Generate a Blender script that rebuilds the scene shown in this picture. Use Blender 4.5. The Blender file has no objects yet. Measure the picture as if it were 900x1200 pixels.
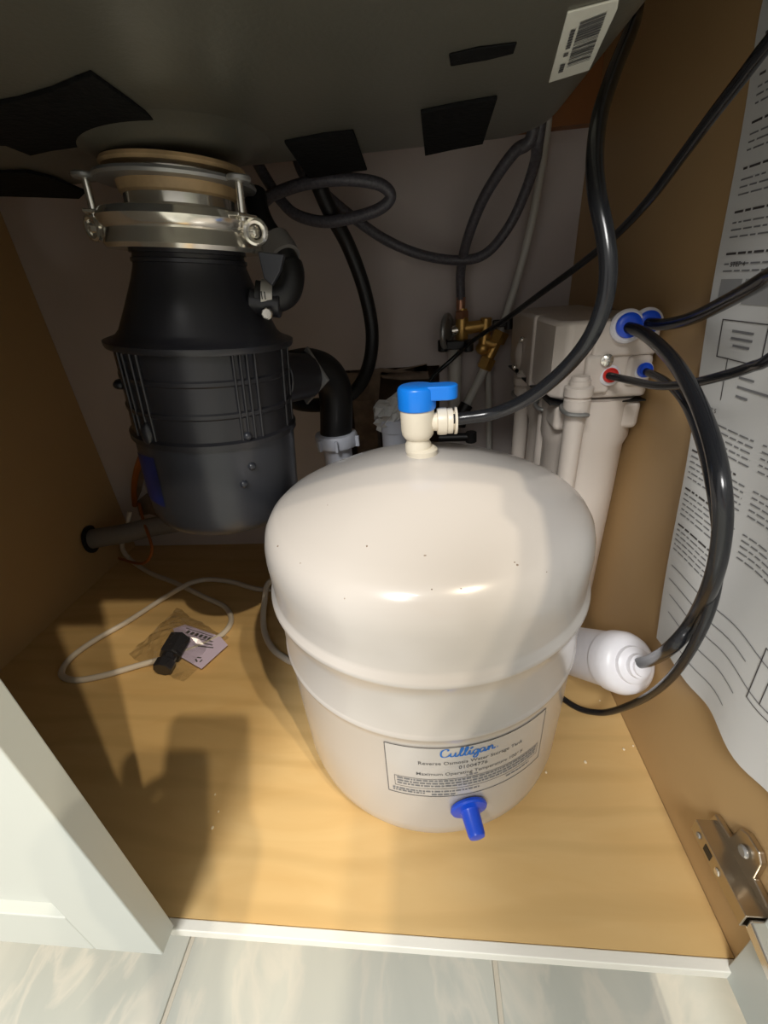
import bpy, bmesh, math, random
from mathutils import Vector, Matrix, Euler
random.seed(7)
S = bpy.context.scene
COL = S.collection
PI = math.pi

# ------------------------------------------------------------------ camera
FPX, PITCH, ROLL, YAW, CAMH = 497.56, .4878, .0758, -.111, .4582
fw = Vector((math.sin(YAW)*math.cos(PITCH), math.cos(YAW)*math.cos(PITCH), -math.sin(PITCH)))
rt0 = Vector((math.cos(YAW), -math.sin(YAW), 0)); dn0 = fw.cross(rt0)
RT = rt0*math.cos(ROLL) + dn0*math.sin(ROLL)
DN = -rt0*math.sin(ROLL) + dn0*math.cos(ROLL)
CAM = Vector((0, 0, CAMH))
cd = bpy.data.cameras.new('camera'); cam = bpy.data.objects.new('camera', cd); COL.objects.link(cam)
cd.sensor_fit = 'VERTICAL'; cd.sensor_height = 24; cd.lens = 24*FPX/1200; cd.clip_start = .01; cd.clip_end = 50
cam.matrix_world = Matrix(((RT.x, -DN.x, -fw.x, CAM.x), (RT.y, -DN.y, -fw.y, CAM.y), (RT.z, -DN.z, -fw.z, CAM.z), (0, 0, 0, 1)))
S.camera = cam

# ------------------------------------------------------------------ world, lights, exposure
w = bpy.data.worlds.new('kitchen_ambience'); S.world = w; w.use_nodes = True
w.node_tree.nodes['Background'].inputs[0].default_value = (1.0, .97, .93, 1)
w.node_tree.nodes['Background'].inputs[1].default_value = .66
def lamp(name, loc, target, energy, size, color, spot=None):
    ld = bpy.data.lights.new(name, 'SPOT' if spot else 'AREA'); o = bpy.data.objects.new(name, ld); COL.objects.link(o)
    ld.energy = energy; ld.color = color
    if spot: ld.spot_size = spot; ld.spot_blend = .4; ld.shadow_soft_size = size
    else: ld.shape = 'DISK'; ld.size = size
    o.location = loc; o.rotation_euler = (Vector(target)-Vector(loc)).to_track_quat('-Z', 'Y').to_euler()
    return o
lamp('ceiling_can_light', (1.11, -1.39, 2.86), (0, .2, 0), 172, .03, (1, .85, .64), 1.2)
lamp('ceiling_can_light', (1.29, -1.21, 2.93), (0, .2, 0), 120, .03, (1, .85, .64), 1.2)
lamp('ceiling_soft_light', (-.55, -1.75, 2.3), (.1, .3, .1), 78, .9, (1, .985, .955))
S.view_settings.view_transform = 'Standard'; S.view_settings.look = 'None'
S.view_settings.gamma = 1; S.view_settings.use_curve_mapping = False
S.view_settings.exposure = 0.0

# ------------------------------------------------------------------ cabinet dimensions (metres)
XL, XR, YF, YB = -.625, .2214, .138, .731
TX, TY, TR = -.002, .34, .1405
SINKZ = .565
def ray(u, v):
    return RT*((u-450)/FPX) + DN*((v-600)/FPX) + fw
def at(u, v, x=None, y=None, z=None):
    d = ray(u, v)
    if x is not None: k = x/d.x
    elif y is not None: k = y/d.y
    else: k = (z-CAMH)/d.z
    return CAM + d*k
def path(*pts):            # (px, py, depth y)
    return [at(a, b, y=c) for a, b, c in pts]
def on_tank(u, v, R):
    d = ray(u, v); ox, oy = -TX, -TY
    a = d.x*d.x+d.y*d.y; b = 2*(ox*d.x+oy*d.y); c = ox*ox+oy*oy-R*R
    k = (-b-math.sqrt(max(0, b*b-4*a*c)))/(2*a); p = CAM+d*k
    return math.atan2(p.y-TY, p.x-TX), p.z

# ------------------------------------------------------------------ materials
def lin(c):
    return tuple(((x/255)/12.92 if x/255 <= .04045 else ((x/255+.055)/1.055)**2.4) for x in c)
def mat(name, rgb, rough=.5, metal=0., var=0., scale=20., bump=0., bscale=60., spec=.5, coat=0., trans=0., rgb2=None, stretch=(1, 1, 1), dist=0.):
    m = bpy.data.materials.new(name); m.use_nodes = True; nt = m.node_tree; b = nt.nodes['Principled BSDF']
    c = lin(rgb); b.inputs['Base Color'].default_value = (*c, 1)
    b.inputs['Roughness'].default_value = rough; b.inputs['Metallic'].default_value = metal
    b.inputs['Specular IOR Level'].default_value = spec; b.inputs['Coat Weight'].default_value = coat
    b.inputs['Transmission Weight'].default_value = trans
    tc = nt.nodes.new('ShaderNodeTexCoord'); mp = nt.nodes.new('ShaderNodeMapping'); mp.inputs['Scale'].default_value = stretch
    nt.links.new(tc.outputs['Object'], mp.inputs[0])
    if var or rgb2:
        n = nt.nodes.new('ShaderNodeTexNoise'); n.inputs['Scale'].default_value = scale; n.inputs['Detail'].default_value = 6
        n.inputs['Distortion'].default_value = dist
        nt.links.new(mp.outputs[0], n.inputs['Vector'])
        r = nt.nodes.new('ShaderNodeValToRGB'); nt.links.new(n.outputs['Fac'], r.inputs[0])
        c2 = lin(rgb2) if rgb2 else tuple(x*(1-var) for x in c); c1 = c if rgb2 else tuple(min(1, x*(1+var)) for x in c)
        r.color_ramp.elements[0].position = .35; r.color_ramp.elements[1].position = .65
        r.color_ramp.elements[0].color = (*c2, 1); r.color_ramp.elements[1].color = (*c1, 1)
        nt.links.new(r.outputs[0], b.inputs['Base Color'])
    if bump:
        n = nt.nodes.new('ShaderNodeTexNoise'); n.inputs['Scale'].default_value = bscale; n.inputs['Detail'].default_value = 4
        nt.links.new(mp.outputs[0], n.inputs['Vector'])
        bp = nt.nodes.new('ShaderNodeBump'); bp.inputs['Strength'].default_value = bump; bp.inputs['Distance'].default_value = .001
        nt.links.new(n.outputs['Fac'], bp.inputs['Height']); nt.links.new(bp.outputs[0], b.inputs['Normal'])
    return m
def wood(name, rgb, rgb2, stretch, rough=.42, scale=5.):
    m = mat(name, rgb, rough=rough, rgb2=rgb2, scale=scale, stretch=stretch, dist=1.5, bump=.04, bscale=40)
    nt = m.node_tree; b = nt.nodes['Principled BSDF']
    r = [n for n in nt.nodes if n.type == 'VALTORGB'][0]
    r.color_ramp.elements[0].position = .2; r.color_ramp.elements[1].position = .8
    wv = nt.nodes.new('ShaderNodeTexWave'); wv.inputs['Scale'].default_value = 1.6; wv.inputs['Distortion'].default_value = 9
    wv.inputs['Detail'].default_value = 3; wv.inputs['Detail Scale'].default_value = .9; wv.bands_direction = 'Y'
    mp = [n for n in nt.nodes if n.type == 'MAPPING'][0]; nt.links.new(mp.outputs[0], wv.inputs['Vector'])
    rr = nt.nodes.new('ShaderNodeValToRGB'); nt.links.new(wv.outputs['Fac'], rr.inputs[0])
    rr.color_ramp.elements[0].position = 0; rr.color_ramp.elements[0].color = (.86, .84, .80, 1)
    rr.color_ramp.elements[1].position = .35; rr.color_ramp.elements[1].color = (1, 1, 1, 1)
    mx = nt.nodes.new('ShaderNodeMix'); mx.data_type = 'RGBA'; mx.blend_type = 'MULTIPLY'; mx.inputs[0].default_value = .55
    nt.links.new(r.outputs[0], mx.inputs[6]); nt.links.new(rr.outputs[0], mx.inputs[7]); nt.links.new(mx.outputs[2], b.inputs['Base Color'])
    return m
M = {}
M['ply'] = wood('birch_plywood', (216, 184, 128), (206, 170, 112), (1.2, 5, 1), .38)
M['side'] = mat('brown_laminate', (190, 158, 112), .45, rgb2=(184, 151, 105), scale=3, bump=.03)
M['rail'] = mat('stained_rail', (150, 96, 52), .5, var=.1)
M['white_paint'] = mat('white_cabinet_paint', (192, 196, 190), .4, var=.015, scale=4)
M['edge'] = mat('white_edge_band', (232, 230, 220), .45)
M['wall'] = mat('grey_drywall', (200, 191, 188), .9, var=.04, scale=7, bump=.2, bscale=30)
M['hole'] = mat('dark_wall_cavity', (84, 66, 52), .9, var=.3, scale=25)
M['torn'] = mat('torn_drywall_paper', (128, 112, 98), .9, var=.25, scale=40)
M['tank'] = mat('white_tank_enamel', (194, 189, 184), .24, coat=.3, bump=.012, bscale=25)
M['cream'] = mat('cream_plastic', (226, 216, 196), .35)
M['unit'] = mat('white_filter_plastic', (214, 204, 194), .35, var=.015, scale=6)
M['white_pl'] = mat('bright_white_plastic', (232, 231, 236), .35)
M['pvc'] = mat('grey_white_pvc', (196, 200, 212), .4)
M['grey_pvc'] = mat('grey_plastic_pipe', (120, 116, 112), .5, var=.08)
M['blue_l'] = mat('light_blue_plastic', (20, 128, 235), .3)
M['blue'] = mat('blue_plastic', (16, 78, 215), .3)
M['blue_d'] = mat('blue_sticker_print', (14, 40, 120), .4, rgb2=(18, 30, 64), scale=30)
M['red'] = mat('red_plastic', (205, 35, 22), .35)
M['black_tube'] = mat('glossy_black_tubing', (30, 31, 34), .2)
M['black_rub'] = mat('black_rubber', (20, 20, 21), .45)
M['black_pl'] = mat('black_plastic', (38, 38, 42), .32, bump=.05, bscale=250)
M['black_can'] = mat('charcoal_enamel', (50, 52, 58), .3, var=.05, scale=8)
M['braid'] = mat('grey_braided_hose', (84, 82, 88), .4, var=.25, scale=350, bump=.5, bscale=420)
M['chrome'] = mat('bright_zinc_steel', (228, 224, 214), .17, .85, var=.05, scale=12)
M['band'] = mat('steel_band', (186, 182, 174), .35, .5)
M['dull'] = mat('dull_steel', (158, 158, 156), .38, .6, var=.1, scale=20)
M['nickel'] = mat('nickel_hinge', (196, 184, 166), .28, 1.)
M['brass'] = mat('brass', (206, 164, 92), .32, .7, var=.15, scale=40)
M['copper'] = mat('copper_ferrule', (186, 136, 110), .3, .7)
M['putty'] = mat('tan_plumber_putty', (190, 160, 118), .5, var=.25, scale=40)
M['sink'] = mat('undercoated_sink_steel', (116, 114, 103), .32, .5, var=.08, scale=5, bump=.15, bscale=300)
M['pad'] = mat('black_rubber_pad', (14, 14, 14), .8, bump=.8, bscale=220, var=.5, scale=120, spec=.2)
M['stick'] = mat('sticker_paper', (226, 226, 214), .6)
M['ink'] = mat('printing_ink', (88, 88, 88), .7)
M['ink_s'] = mat('soft_grey_ink', (120, 120, 122), .7)
M['ink_l'] = mat('pale_printing_ink', (150, 150, 150), .7)
M['ink_b'] = mat('black_line_ink', (70, 66, 66), .7)
M['logo'] = mat('blue_logo_ink', (15, 110, 200), .5)
M['paper'] = mat('white_sheet_paper', (208, 208, 206), .75, var=.02, scale=8)
M['lilac'] = mat('lilac_paper', (214, 200, 226), .7)
M['wire_w'] = mat('white_cable_jacket', (205, 196, 182), .45)
M['tube_w'] = mat('milky_white_tube', (206, 204, 198), .4)
M['orange'] = mat('orange_wire', (160, 92, 34), .5)
M['grout'] = mat('tile_grout', (196, 190, 176), .85)
M['dirt'] = mat('plaster_crumb', (236, 222, 190), .9)
M['slab'] = mat('quartz_worktop', (205, 203, 198), .3, var=.06, scale=30)
def tile_mat():
    m = mat('grey_stone_tile', (192, 194, 186), .28, rgb2=(170, 175, 170), scale=5, dist=1.2, stretch=(1, .5, 1), bump=.05)
    nt = m.node_tree; b = nt.nodes['Principled BSDF']; tc = [n for n in nt.nodes if n.type == 'TEX_COORD'][0]
    geo = nt.nodes.new('ShaderNodeNewGeometry')
    mp = [n for n in nt.nodes if n.type == 'MAPPING'][0]
    for l in list(mp.inputs[0].links): nt.links.remove(l)
    nt.links.new(geo.outputs['Position'], mp.inputs[0])
    n = nt.nodes.new('ShaderNodeTexNoise'); n.inputs['Scale'].default_value = 9; n.inputs['Detail'].default_value = 8; n.inputs['Distortion'].default_value = 2.5
    nt.links.new(mp.outputs[0], n.inputs['Vector'])
    r = nt.nodes.new('ShaderNodeValToRGB'); e = r.color_ramp.elements
    e[0].position = .50; e[0].color = (0, 0, 0, 1); e[1].position = .56; e[1].color = (1, 1, 1, 1)
    x = e.new(.66); x.color = (0, 0, 0, 1)
    nt.links.new(n.outputs['Fac'], r.inputs[0])
    old = [n_ for n_ in nt.nodes if n_.type == 'VALTORGB' and n_ != r][0]
    mx = nt.nodes.new('ShaderNodeMix'); mx.data_type = 'RGBA'
    ml = nt.nodes.new('ShaderNodeMath'); ml.operation = 'MULTIPLY'; ml.inputs[1].default_value = .38
    nt.links.new(r.outputs[0], ml.inputs[0]); nt.links.new(ml.outputs[0], mx.inputs[0])
    nt.links.new(old.outputs[0], mx.inputs[6]); mx.inputs[7].default_value = (*lin((214, 208, 196)), 1)
    nt.links.new(mx.outputs[2], b.inputs['Base Color'])
    return m
M['tile'] = tile_mat()
def bag_mat():
    m = bpy.data.materials.new('clear_film'); m.use_nodes = True; nt = m.node_tree; nt.nodes.remove(nt.nodes['Principled BSDF'])
    out = nt.nodes['Material Output']; t = nt.nodes.new('ShaderNodeBsdfTransparent'); g = nt.nodes.new('ShaderNodeBsdfGlossy')
    t.inputs[0].default_value = (.975, .975, .975, 1); g.inputs['Roughness'].default_value = .12
    lw = nt.nodes.new('ShaderNodeLayerWeight'); lw.inputs[0].default_value = .25; f = nt.nodes.new('ShaderNodeMath'); f.operation = 'MULTIPLY_ADD'; f.inputs[1].default_value = .7; f.inputs[2].default_value = .09; nt.links.new(lw.outputs['Facing'], f.inputs[0]); mx = nt.nodes.new('ShaderNodeMixShader')
    nt.links.new(f.outputs[0], mx.inputs[0]); nt.links.new(t.outputs[0], mx.inputs[1]); nt.links.new(g.outputs[0], mx.inputs[2]); nt.links.new(mx.outputs[0], out.inputs[0])
    return m
M['film'] = bag_mat()

# ------------------------------------------------------------------ mesh helpers
def frame(axis):
    a = Vector(axis).normalized(); t = Vector((0, 0, 1)) if abs(a.z) < .9 else Vector((1, 0, 0))
    u = t.cross(a).normalized(); return u, a.cross(u), a
def smoothpath(P, n=8):
    P = [Vector(p) for p in P]; out = []; Q = [P[0]*2-P[1]] + P + [P[-1]*2-P[-2]]
    for i in range(1, len(Q)-2):
        a, b, c, d = Q[i-1], Q[i], Q[i+1], Q[i+2]
        for k in range(n):
            t = k/n
            out.append(.5*((2*b)+(c-a)*t+(2*a-5*b+4*c-d)*t*t+(3*b-a-3*c+d)*t**3))
    out.append(P[-1]); return out
class MB:
    def __init__(s): s.v = []; s.f = []
    def add(s, vs, fs):
        k = len(s.v); s.v += [Vector(v) for v in vs]; s.f += [tuple(i+k for i in f) for f in fs]; return s
    def box(s, a, b, rot=None, c=None):
        x0, y0, z0 = a; x1, y1, z1 = b
        vs = [Vector(p) for p in ((x0, y0, z0), (x1, y0, z0), (x1, y1, z0), (x0, y1, z0), (x0, y0, z1), (x1, y0, z1), (x1, y1, z1), (x0, y1, z1))]
        if rot is not None:
            cc = Vector(c) if c is not None else sum(vs, Vector())/8
            R = Euler(rot).to_matrix(); vs = [R @ (v-cc)+cc for v in vs]
        return s.add(vs, [(0, 3, 2, 1), (4, 5, 6, 7), (0, 1, 5, 4), (1, 2, 6, 5), (2, 3, 7, 6), (3, 0, 4, 7)])
    def lathe(s, prof, base=(0, 0, 0), axis=(0, 0, 1), n=32, cap=True):     # prof = (r, h)
        u, w_, a = frame(axis); base = Vector(base); vs = []; fs = []
        for r, h in prof:
            for i in range(n):
                t = 2*PI*i/n; vs.append(base+a*h+(u*math.cos(t)+w_*math.sin(t))*max(r, 1e-5))
        for j in range(len(prof)-1):
            for i in range(n):
                k = (i+1) % n; fs.append((j*n+i, j*n+k, (j+1)*n+k, (j+1)*n+i))
        if cap:
            fs.append(tuple(range(n-1, -1, -1))); m_ = (len(prof)-1)*n; fs.append(tuple(m_+i for i in range(n)))
        return s.add(vs, fs)
    def cyl(s, a, b, r, r2=None, n=20, bev=0):
        a = Vector(a); b = Vector(b); L = (b-a).length; r2 = r if r2 is None else r2
        p = [(r-bev, 0), (r, bev), (r2, L-bev), (r2-bev, L)] if bev else [(r, 0), (r2, L)]
        return s.lathe(p, a, b-a, n)
    def tube(s, P, r, n=12, sm=8, flat=1., rfun=None):
        Q = smoothpath(P, sm) if sm else [Vector(p) for p in P]
        T = [(Q[min(i+1, len(Q)-1)]-Q[max(i-1, 0)]).normalized() for i in range(len(Q))]
        u = frame(T[0])[0]; vs = []; fs = []
        for i, (q, t) in enumerate(zip(Q, T)):
            u = (u-t*u.dot(t)).normalized(); w_ = t.cross(u); rr = r if rfun is None else rfun(i/(len(Q)-1))
            for k in range(n):
                th = 2*PI*k/n; vs.append(q+u*math.cos(th)*rr+w_*math.sin(th)*rr*flat)
        for i in range(len(Q)-1):
            for k in range(n):
                l = (k+1) % n; fs.append((i*n+k, i*n+l, (i+1)*n+l, (i+1)*n+k))
        fs.append(tuple(range(n-1, -1, -1))); m_ = (len(Q)-1)*n; fs.append(tuple(m_+k for k in range(n)))
        return s.add(vs, fs)
    def ring(s, c, axis, R, r, n=40, m=10, a0=0., a1=2*PI, flat=1.):
        u, w_, a = frame(axis); c = Vector(c); full = abs(a1-a0-2*PI) < 1e-6; vs = []; fs = []; N = n if full else n+1
        for i in range(N):
            t = a0+(a1-a0)*i/n; d = u*math.cos(t)+w_*math.sin(t)
            for k in range(m):
                p = 2*PI*k/m; vs.append(c+d*(R+r*math.cos(p))+a*r*flat*math.sin(p))
        for i in range(n):
            j = (i+1) % N
            for k in range(m):
                l = (k+1) % m; fs.append((i*m+k, j*m+k, j*m+l, i*m+l))
        return s.add(vs, fs)
    def ball(s, c, r, sc=(1, 1, 1), n=16, m=10):
        pr = [(math.sin(PI*j/m), -math.cos(PI*j/m)) for j in range(m+1)]; c = Vector(c); k = len(s.v)
        s.lathe([(a, b) for a, b in pr], (0, 0, 0), (0, 0, 1), n, False)
        for i in range(k, len(s.v)): v = s.v[i]; s.v[i] = Vector((c.x+v.x*r*sc[0], c.y+v.y*r*sc[1], c.z+v.z*r*sc[2]))
        return s
    def prism(s, pts, d):        # polygon pts extruded by vector d
        d = Vector(d); n = len(pts); pts = [Vector(p) for p in pts]
        return s.add(pts+[p+d for p in pts], [tuple(range(n-1, -1, -1)), tuple(range(n, 2*n))]+[(i, (i+1) % n, n+(i+1) % n, n+i) for i in range(n)])
    def build(s, name, m, parent=None, smooth=True, bevel=0., seg=2, kind=None, label=None, ang=35, sub=0):
        me = bpy.data.meshes.new(name)
        if parent is not None: org = parent['_o']; org = Vector(org)
        else:
            xs = [v.x for v in s.v]; ys = [v.y for v in s.v]; zs = [v.z for v in s.v]
            org = Vector(((min(xs)+max(xs))/2, (min(ys)+max(ys))/2, min(zs)))
        me.from_pydata([v-org for v in s.v], [], s.f); me.update()
        bm = bmesh.new(); bm.from_mesh(me); bmesh.ops.recalc_face_normals(bm, faces=bm.faces); bm.to_mesh(me); bm.free()
        if smooth:
            me.shade_smooth(); me.set_sharp_from_angle(angle=math.radians(ang))
        o = bpy.data.objects.new(name, me); COL.objects.link(o); me.materials.append(m if not isinstance(m, str) else M[m])
        if parent is not None: o.parent = parent
        else: o.location = org
        o['_o'] = tuple(org)
        if bevel:
            b = o.modifiers.new('bevel', 'BEVEL'); b.width = bevel; b.segments = seg; b.limit_method = 'ANGLE'; b.angle_limit = math.radians(40); b.harden_normals = True
        if sub:
            b = o.modifiers.new('sub', 'SUBSURF'); b.levels = sub; b.render_levels = sub
        if kind: o['kind'] = kind
        if label: o['label'] = label
        return o
def thing(name, label, cat, loc, group=None):
    o = bpy.data.objects.new(name, None); COL.objects.link(o); o.location = loc; o['_o'] = tuple(loc); o.empty_display_size = .02
    o['label'] = label; o['category'] = cat
    if group: o['group'] = group
    return o
def tag(o, label, cat, group=None):
    o['label'] = label; o['category'] = cat
    if group: o['group'] = group
    return o
_tx = {}
def text_quads(txt, size=1., shear=0., offset=0.):
    cu = bpy.data.curves.new('t', 'FONT'); cu.body = txt; cu.size = size; cu.align_x = 'CENTER'; cu.shear = shear; cu.offset = offset; cu.resolution_u = 2
    o = bpy.data.objects.new('t', cu); COL.objects.link(o); dg = bpy.context.evaluated_depsgraph_get(); dg.update()
    me = bpy.data.meshes.new_from_object(o.evaluated_get(dg)); vs = [v.co.copy() for v in me.vertices]; fs = [tuple(p.vertices) for p in me.polygons]
    bpy.data.objects.remove(o); bpy.data.curves.remove(cu); bpy.data.meshes.remove(me); return vs, fs

# ================================================================== SETTING
# tiled kitchen floor
fz = -.115
b = MB().box((-1.4, -1.5, fz-.03), (1.3, .80, fz-.002)); floor = b.build('floor', 'grout', smooth=False); floor['kind'] = 'structure'
b = MB().box((0, 0, fz-.012), (.2985, .5985, fz)); t0 = b.build('tile', 'tile', floor, smooth=False, bevel=.0012, seg=1)
first = True
for i in range(-4, 4):
    for j in range(4):
        x = .0577+i*.303; y = -1.4+j*.603+(0.25 if i % 2 else 0)-.4
        o = t0 if first else t0.copy()
        if not first: COL.objects.link(o)
        o.location = (x, y, 0); first = False
# back wall with two ragged openings
holes = [(-.150, .028, .175, .338), (-.556, -.505, .085, .185)]
xs = sorted({-1.4, 1.3, *[h[0] for h in holes], *[h[1] for h in holes]}); zs = sorted({fz, 1.2, *[h[2] for h in holes], *[h[3] for h in holes]})
b = MB()
for i in range(len(xs)-1):
    for j in range(len(zs)-1):
        cx, cz = (xs[i]+xs[i+1])/2, (zs[j]+zs[j+1])/2
        if any(h[0] < cx < h[1] and h[2] < cz < h[3] for h in holes): continue
        b.box((xs[i], YB, zs[j]), (xs[i+1], YB+.013, zs[j+1]))
wall = b.build('wall_back', 'wall', smooth=False); wall['kind'] = 'structure'
b = MB().box((-1.4, YB+.08, fz), (1.3, YB+.09, 1.2)); b.build('wall_cavity', 'hole', wall, smooth=False)
b = MB().box((-.125, YB+.02, fz), (-.085, YB+.07, .6)); b.build('stud', 'torn', wall, smooth=False)
def flap(pts, name='torn_paper', m='torn'):
    q = [at(u, v, y=YB-.002) for u, v in pts]; return MB().prism(q, (0, -.0015, 0)).build(name, m, wall, smooth=False)
flap([(384, 436), (420, 437), (446, 431), (470, 434), (500, 427), (502, 436), (470, 442), (446, 440), (444, 468), (420, 470), (394, 466), (380, 455)])
flap([(446, 436), (500, 426), (503, 444), (470, 445), (448, 443)])
flap([(160, 548), (168, 541), (176, 548), (178, 560), (170, 556), (166, 575), (160, 588), (156, 570)])
flap([(160, 588), (172, 578), (186, 586), (190, 606), (176, 602), (164, 604)])

# ------------------------------------------------------------------ cabinet
cab = thing('sink_cabinet', 'white sink cabinet with brown wood interior, open on the right side', 'cabinet', ((XL+XR)/2, (YF+YB)/2, fz))
T = .018
MB().box((XL-T, YF, -.011), (XL, YB-.001, .74)).build('side_panel', 'side', cab, smooth=False)
MB().box((XR, YF, -.011), (XR+T, YB-.001, .74)).build('side_panel', 'side', cab, smooth=False)
MB().box((XL, YF+.002, -.011), (XR-.0005, YB-.001, 0)).build('bottom_panel', 'ply', cab, smooth=False)
MB().box((XL, YF-.006, -.012), (XR+T, YF+.0018, -.0002)).build('edge_band', 'edge', cab, bevel=.001, label='white front edge strip of the cabinet bottom')
MB().box((XL-T, .22, fz), (XR+T, YB-.002, -.0115)).build('toe_kick', 'white_paint', cab, smooth=False)
MB().box((XL, YB-.020, .6195), (XR, YB-.001, .74)).build('back_rail', 'rail', cab, smooth=False)
MB().box((XL-T, YF-.020, .634), (XR+T, YF-.002, .74)).build('false_drawer_front', 'white_paint', cab, bevel=.001)
MB().box((XL, YF, .62), (XR, YF+.018, .74)).build('front_rail', 'white_paint', cab, smooth=False)
def shaker(x0, x1, y0, y1, z0, z1, st=.058, rec=.008):
    """frame of a shaker door lying in the XZ plane, front at y0"""
    b = MB(); b.box((x0, y0, z0), (x0+st, y1, z1)); b.box((x1-st, y0, z0), (x1, y1, z1))
    b.box((x0+st, y0, z0), (x1-st, y1, z0+st)); b.box((x0+st, y0, z1-st), (x1-st, y1, z1)); return b
# closed left door
DX = -.215
d = shaker(XL-.012, DX, YF-.022, YF-.004, .0035, .630).build('door', 'white_paint', cab, bevel=.0012, label='closed white left door with a recessed panel')
MB().box((XL+.04, YF-.014, .058), (DX-.056, YF-.006, .575)).build('inset_panel', 'white_paint', d, smooth=False)
# right door, swung open
b = shaker(0, .425, -.018, 0, .0, .640)
o = b; ang = math.radians(-90)
def doorxf(mb):
    R = Matrix.Rotation(ang, 3, 'Z')
    for i, v in enumerate(mb.v): mb.v[i] = R @ Vector((v.x, v.y, v.z)) + Vector((.232, YF-.002, -.012))
    return mb
d2 = doorxf(b).build('door', 'white_paint', cab, bevel=.0012, label='white right door swung open')
doorxf(MB().box((.05, -.012, .05), (.375, -.004, .585))).build('inset_panel', 'white_paint', d2, smooth=False)
# hinge
hz = .064; hx = .203
hg = MB()
hg.box((hx, .137, hz), (hx+.0015, .195, hz+.013)); hg.box((hx, .137, hz+.012), (.2175, .195, hz+.0135)); hg.box((hx, .137, hz-.0008), (.2175, .195, hz+.0006))
hinge = hg.build('hinge', 'nickel', cab, bevel=.0006, label='nickel concealed hinge on the right side panel')
p = MB().prism([(.2165, y, z) for y, z in ((.130, hz-.003), (.196, hz-.004), (.199, hz+.004), (.197, hz+.018), (.180, hz+.020), (.178, hz+.038), (.172, hz+.043), (.161, hz+.043), (.156, hz+.038), (.155, hz+.021), (.130, hz+.018))], (.0045, 0, 0))
p.build('mounting_plate', 'nickel', hinge, bevel=.0012)
MB().cyl((.2165, .167, hz+.030), (.2135, .167, hz+.030), .0042, bev=.001).build('screw', 'dull', hinge)
MB().cyl((hx, .164, hz+.0065), (hx-.0012, .164, hz+.0065), .0028, bev=.0006).build('screw', 'chrome', hinge)
MB().cyl((hx, .187, hz+.0065), (hx-.0012, .187, hz+.0065), .0024, bev=.0006).build('screw', 'dull', hinge)
MB().box((hx-.0003, .172, hz+.003), (hx+.0003, .180, hz+.010)).build('slot', 'black_rub', hinge, smooth=False)
MB().prism([(hx+.002, .137, hz+.001), (.2165, .137, hz+.001), (.2125, .108, hz-.004), (hx+.001, .108, hz-.004)], (0, 0, .011)).build('hinge_cup_arm', 'chrome', hinge, bevel=.0025)

# worktop above (the sink hangs in it)
b = MB(); wt = .742
b.box((XL-.3, YF-.03, wt), (XR+.5, .19, wt+.03)); b.box((XL-.3, .503, wt), (XR+.5, YB, wt+.03)); b.box((XL-.3, .19, wt), (-.552, .51, wt+.03)); b.box((.112, .19, wt), (XR+.5, .51, wt+.03))
tag(b.build('worktop', 'slab', smooth=False), 'pale stone worktop lying over the sink cabinet', 'worktop')

# ------------------------------------------------------------------ sink
SX0, SX1, SY0, SY1 = -.56, .118, .185, .508
sink = thing('sink', 'dark grey underside of the steel sink bowl over the tank', 'sink', ((SX0+SX1)/2, (SY0+SY1)/2, SINKZ))
def rrect(x0, x1, y0, y1, r, n=6):
    P = []
    for cx, cy, a in ((x1-r, y1-r, 0), (x0+r, y1-r, PI/2), (x0+r, y0+r, PI), (x1-r, y0+r, 1.5*PI)):
        for k in range(n+1): t = a+PI/2*k/n; P.append((cx+r*math.cos(t), cy+r*math.sin(t)))
    return P
lv = []
for k in range(7):
    t = PI/2*k/6; ins = .022*(1-math.sin(t)); lv.append((ins, SINKZ+.022*(1-math.cos(t))))
lv.append((0, wt))
vs = []; fs = []
for ins, z in lv:
    P = rrect(SX0+ins, SX1-ins, SY0+ins, SY1-ins, .045-ins*.6); vs += [(x, y, z) for x, y in P]
n = len(P)
for j in range(len(lv)-1):
    for i in range(n): k = (i+1) % n; fs.append((j*n+i, j*n+k, (j+1)*n+k, (j+1)*n+i))
fs.append(tuple(range(n)))
b = MB(); b.add(vs, fs).build('bowl', 'sink', sink)
def pad(pts, th=.0025, name='sound_pad', m='pad', par=None):
    q = [at(u, v, z=SINKZ) for u, v in pts]; return MB().prism(q, (0, 0, -th)).build(name, m, par or sink, smooth=False, bevel=.0006)
pad([(-40, 124), (20, 112), (60, 100), (106, 81), (146, 110), (187, 141), (160, 149), (118, 150), (90, 168), (60, 172), (34, 178), (4, 166), (-40, 165)])
pad([(333, 164), (378, 155), (414, 151), (430, 196), (400, 200), (362, 206)])
pad([(493, 128), (540, 118), (583, 111), (566, 165), (530, 172), (498, 179)])
pad([(-30, 200), (30, 198), (60, 205), (100, 222), (92, 230), (40, 228), (-30, 226)])
pad([(526, 62), (560, 54), (606, 48), (602, 60), (570, 68), (528, 75)], .0012, 'tape_residue')
st = pad([(665, 12), (726, -4), (724, 8), (691, 80), (643, 95)], .001, 'barcode_label', 'stick')
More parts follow.
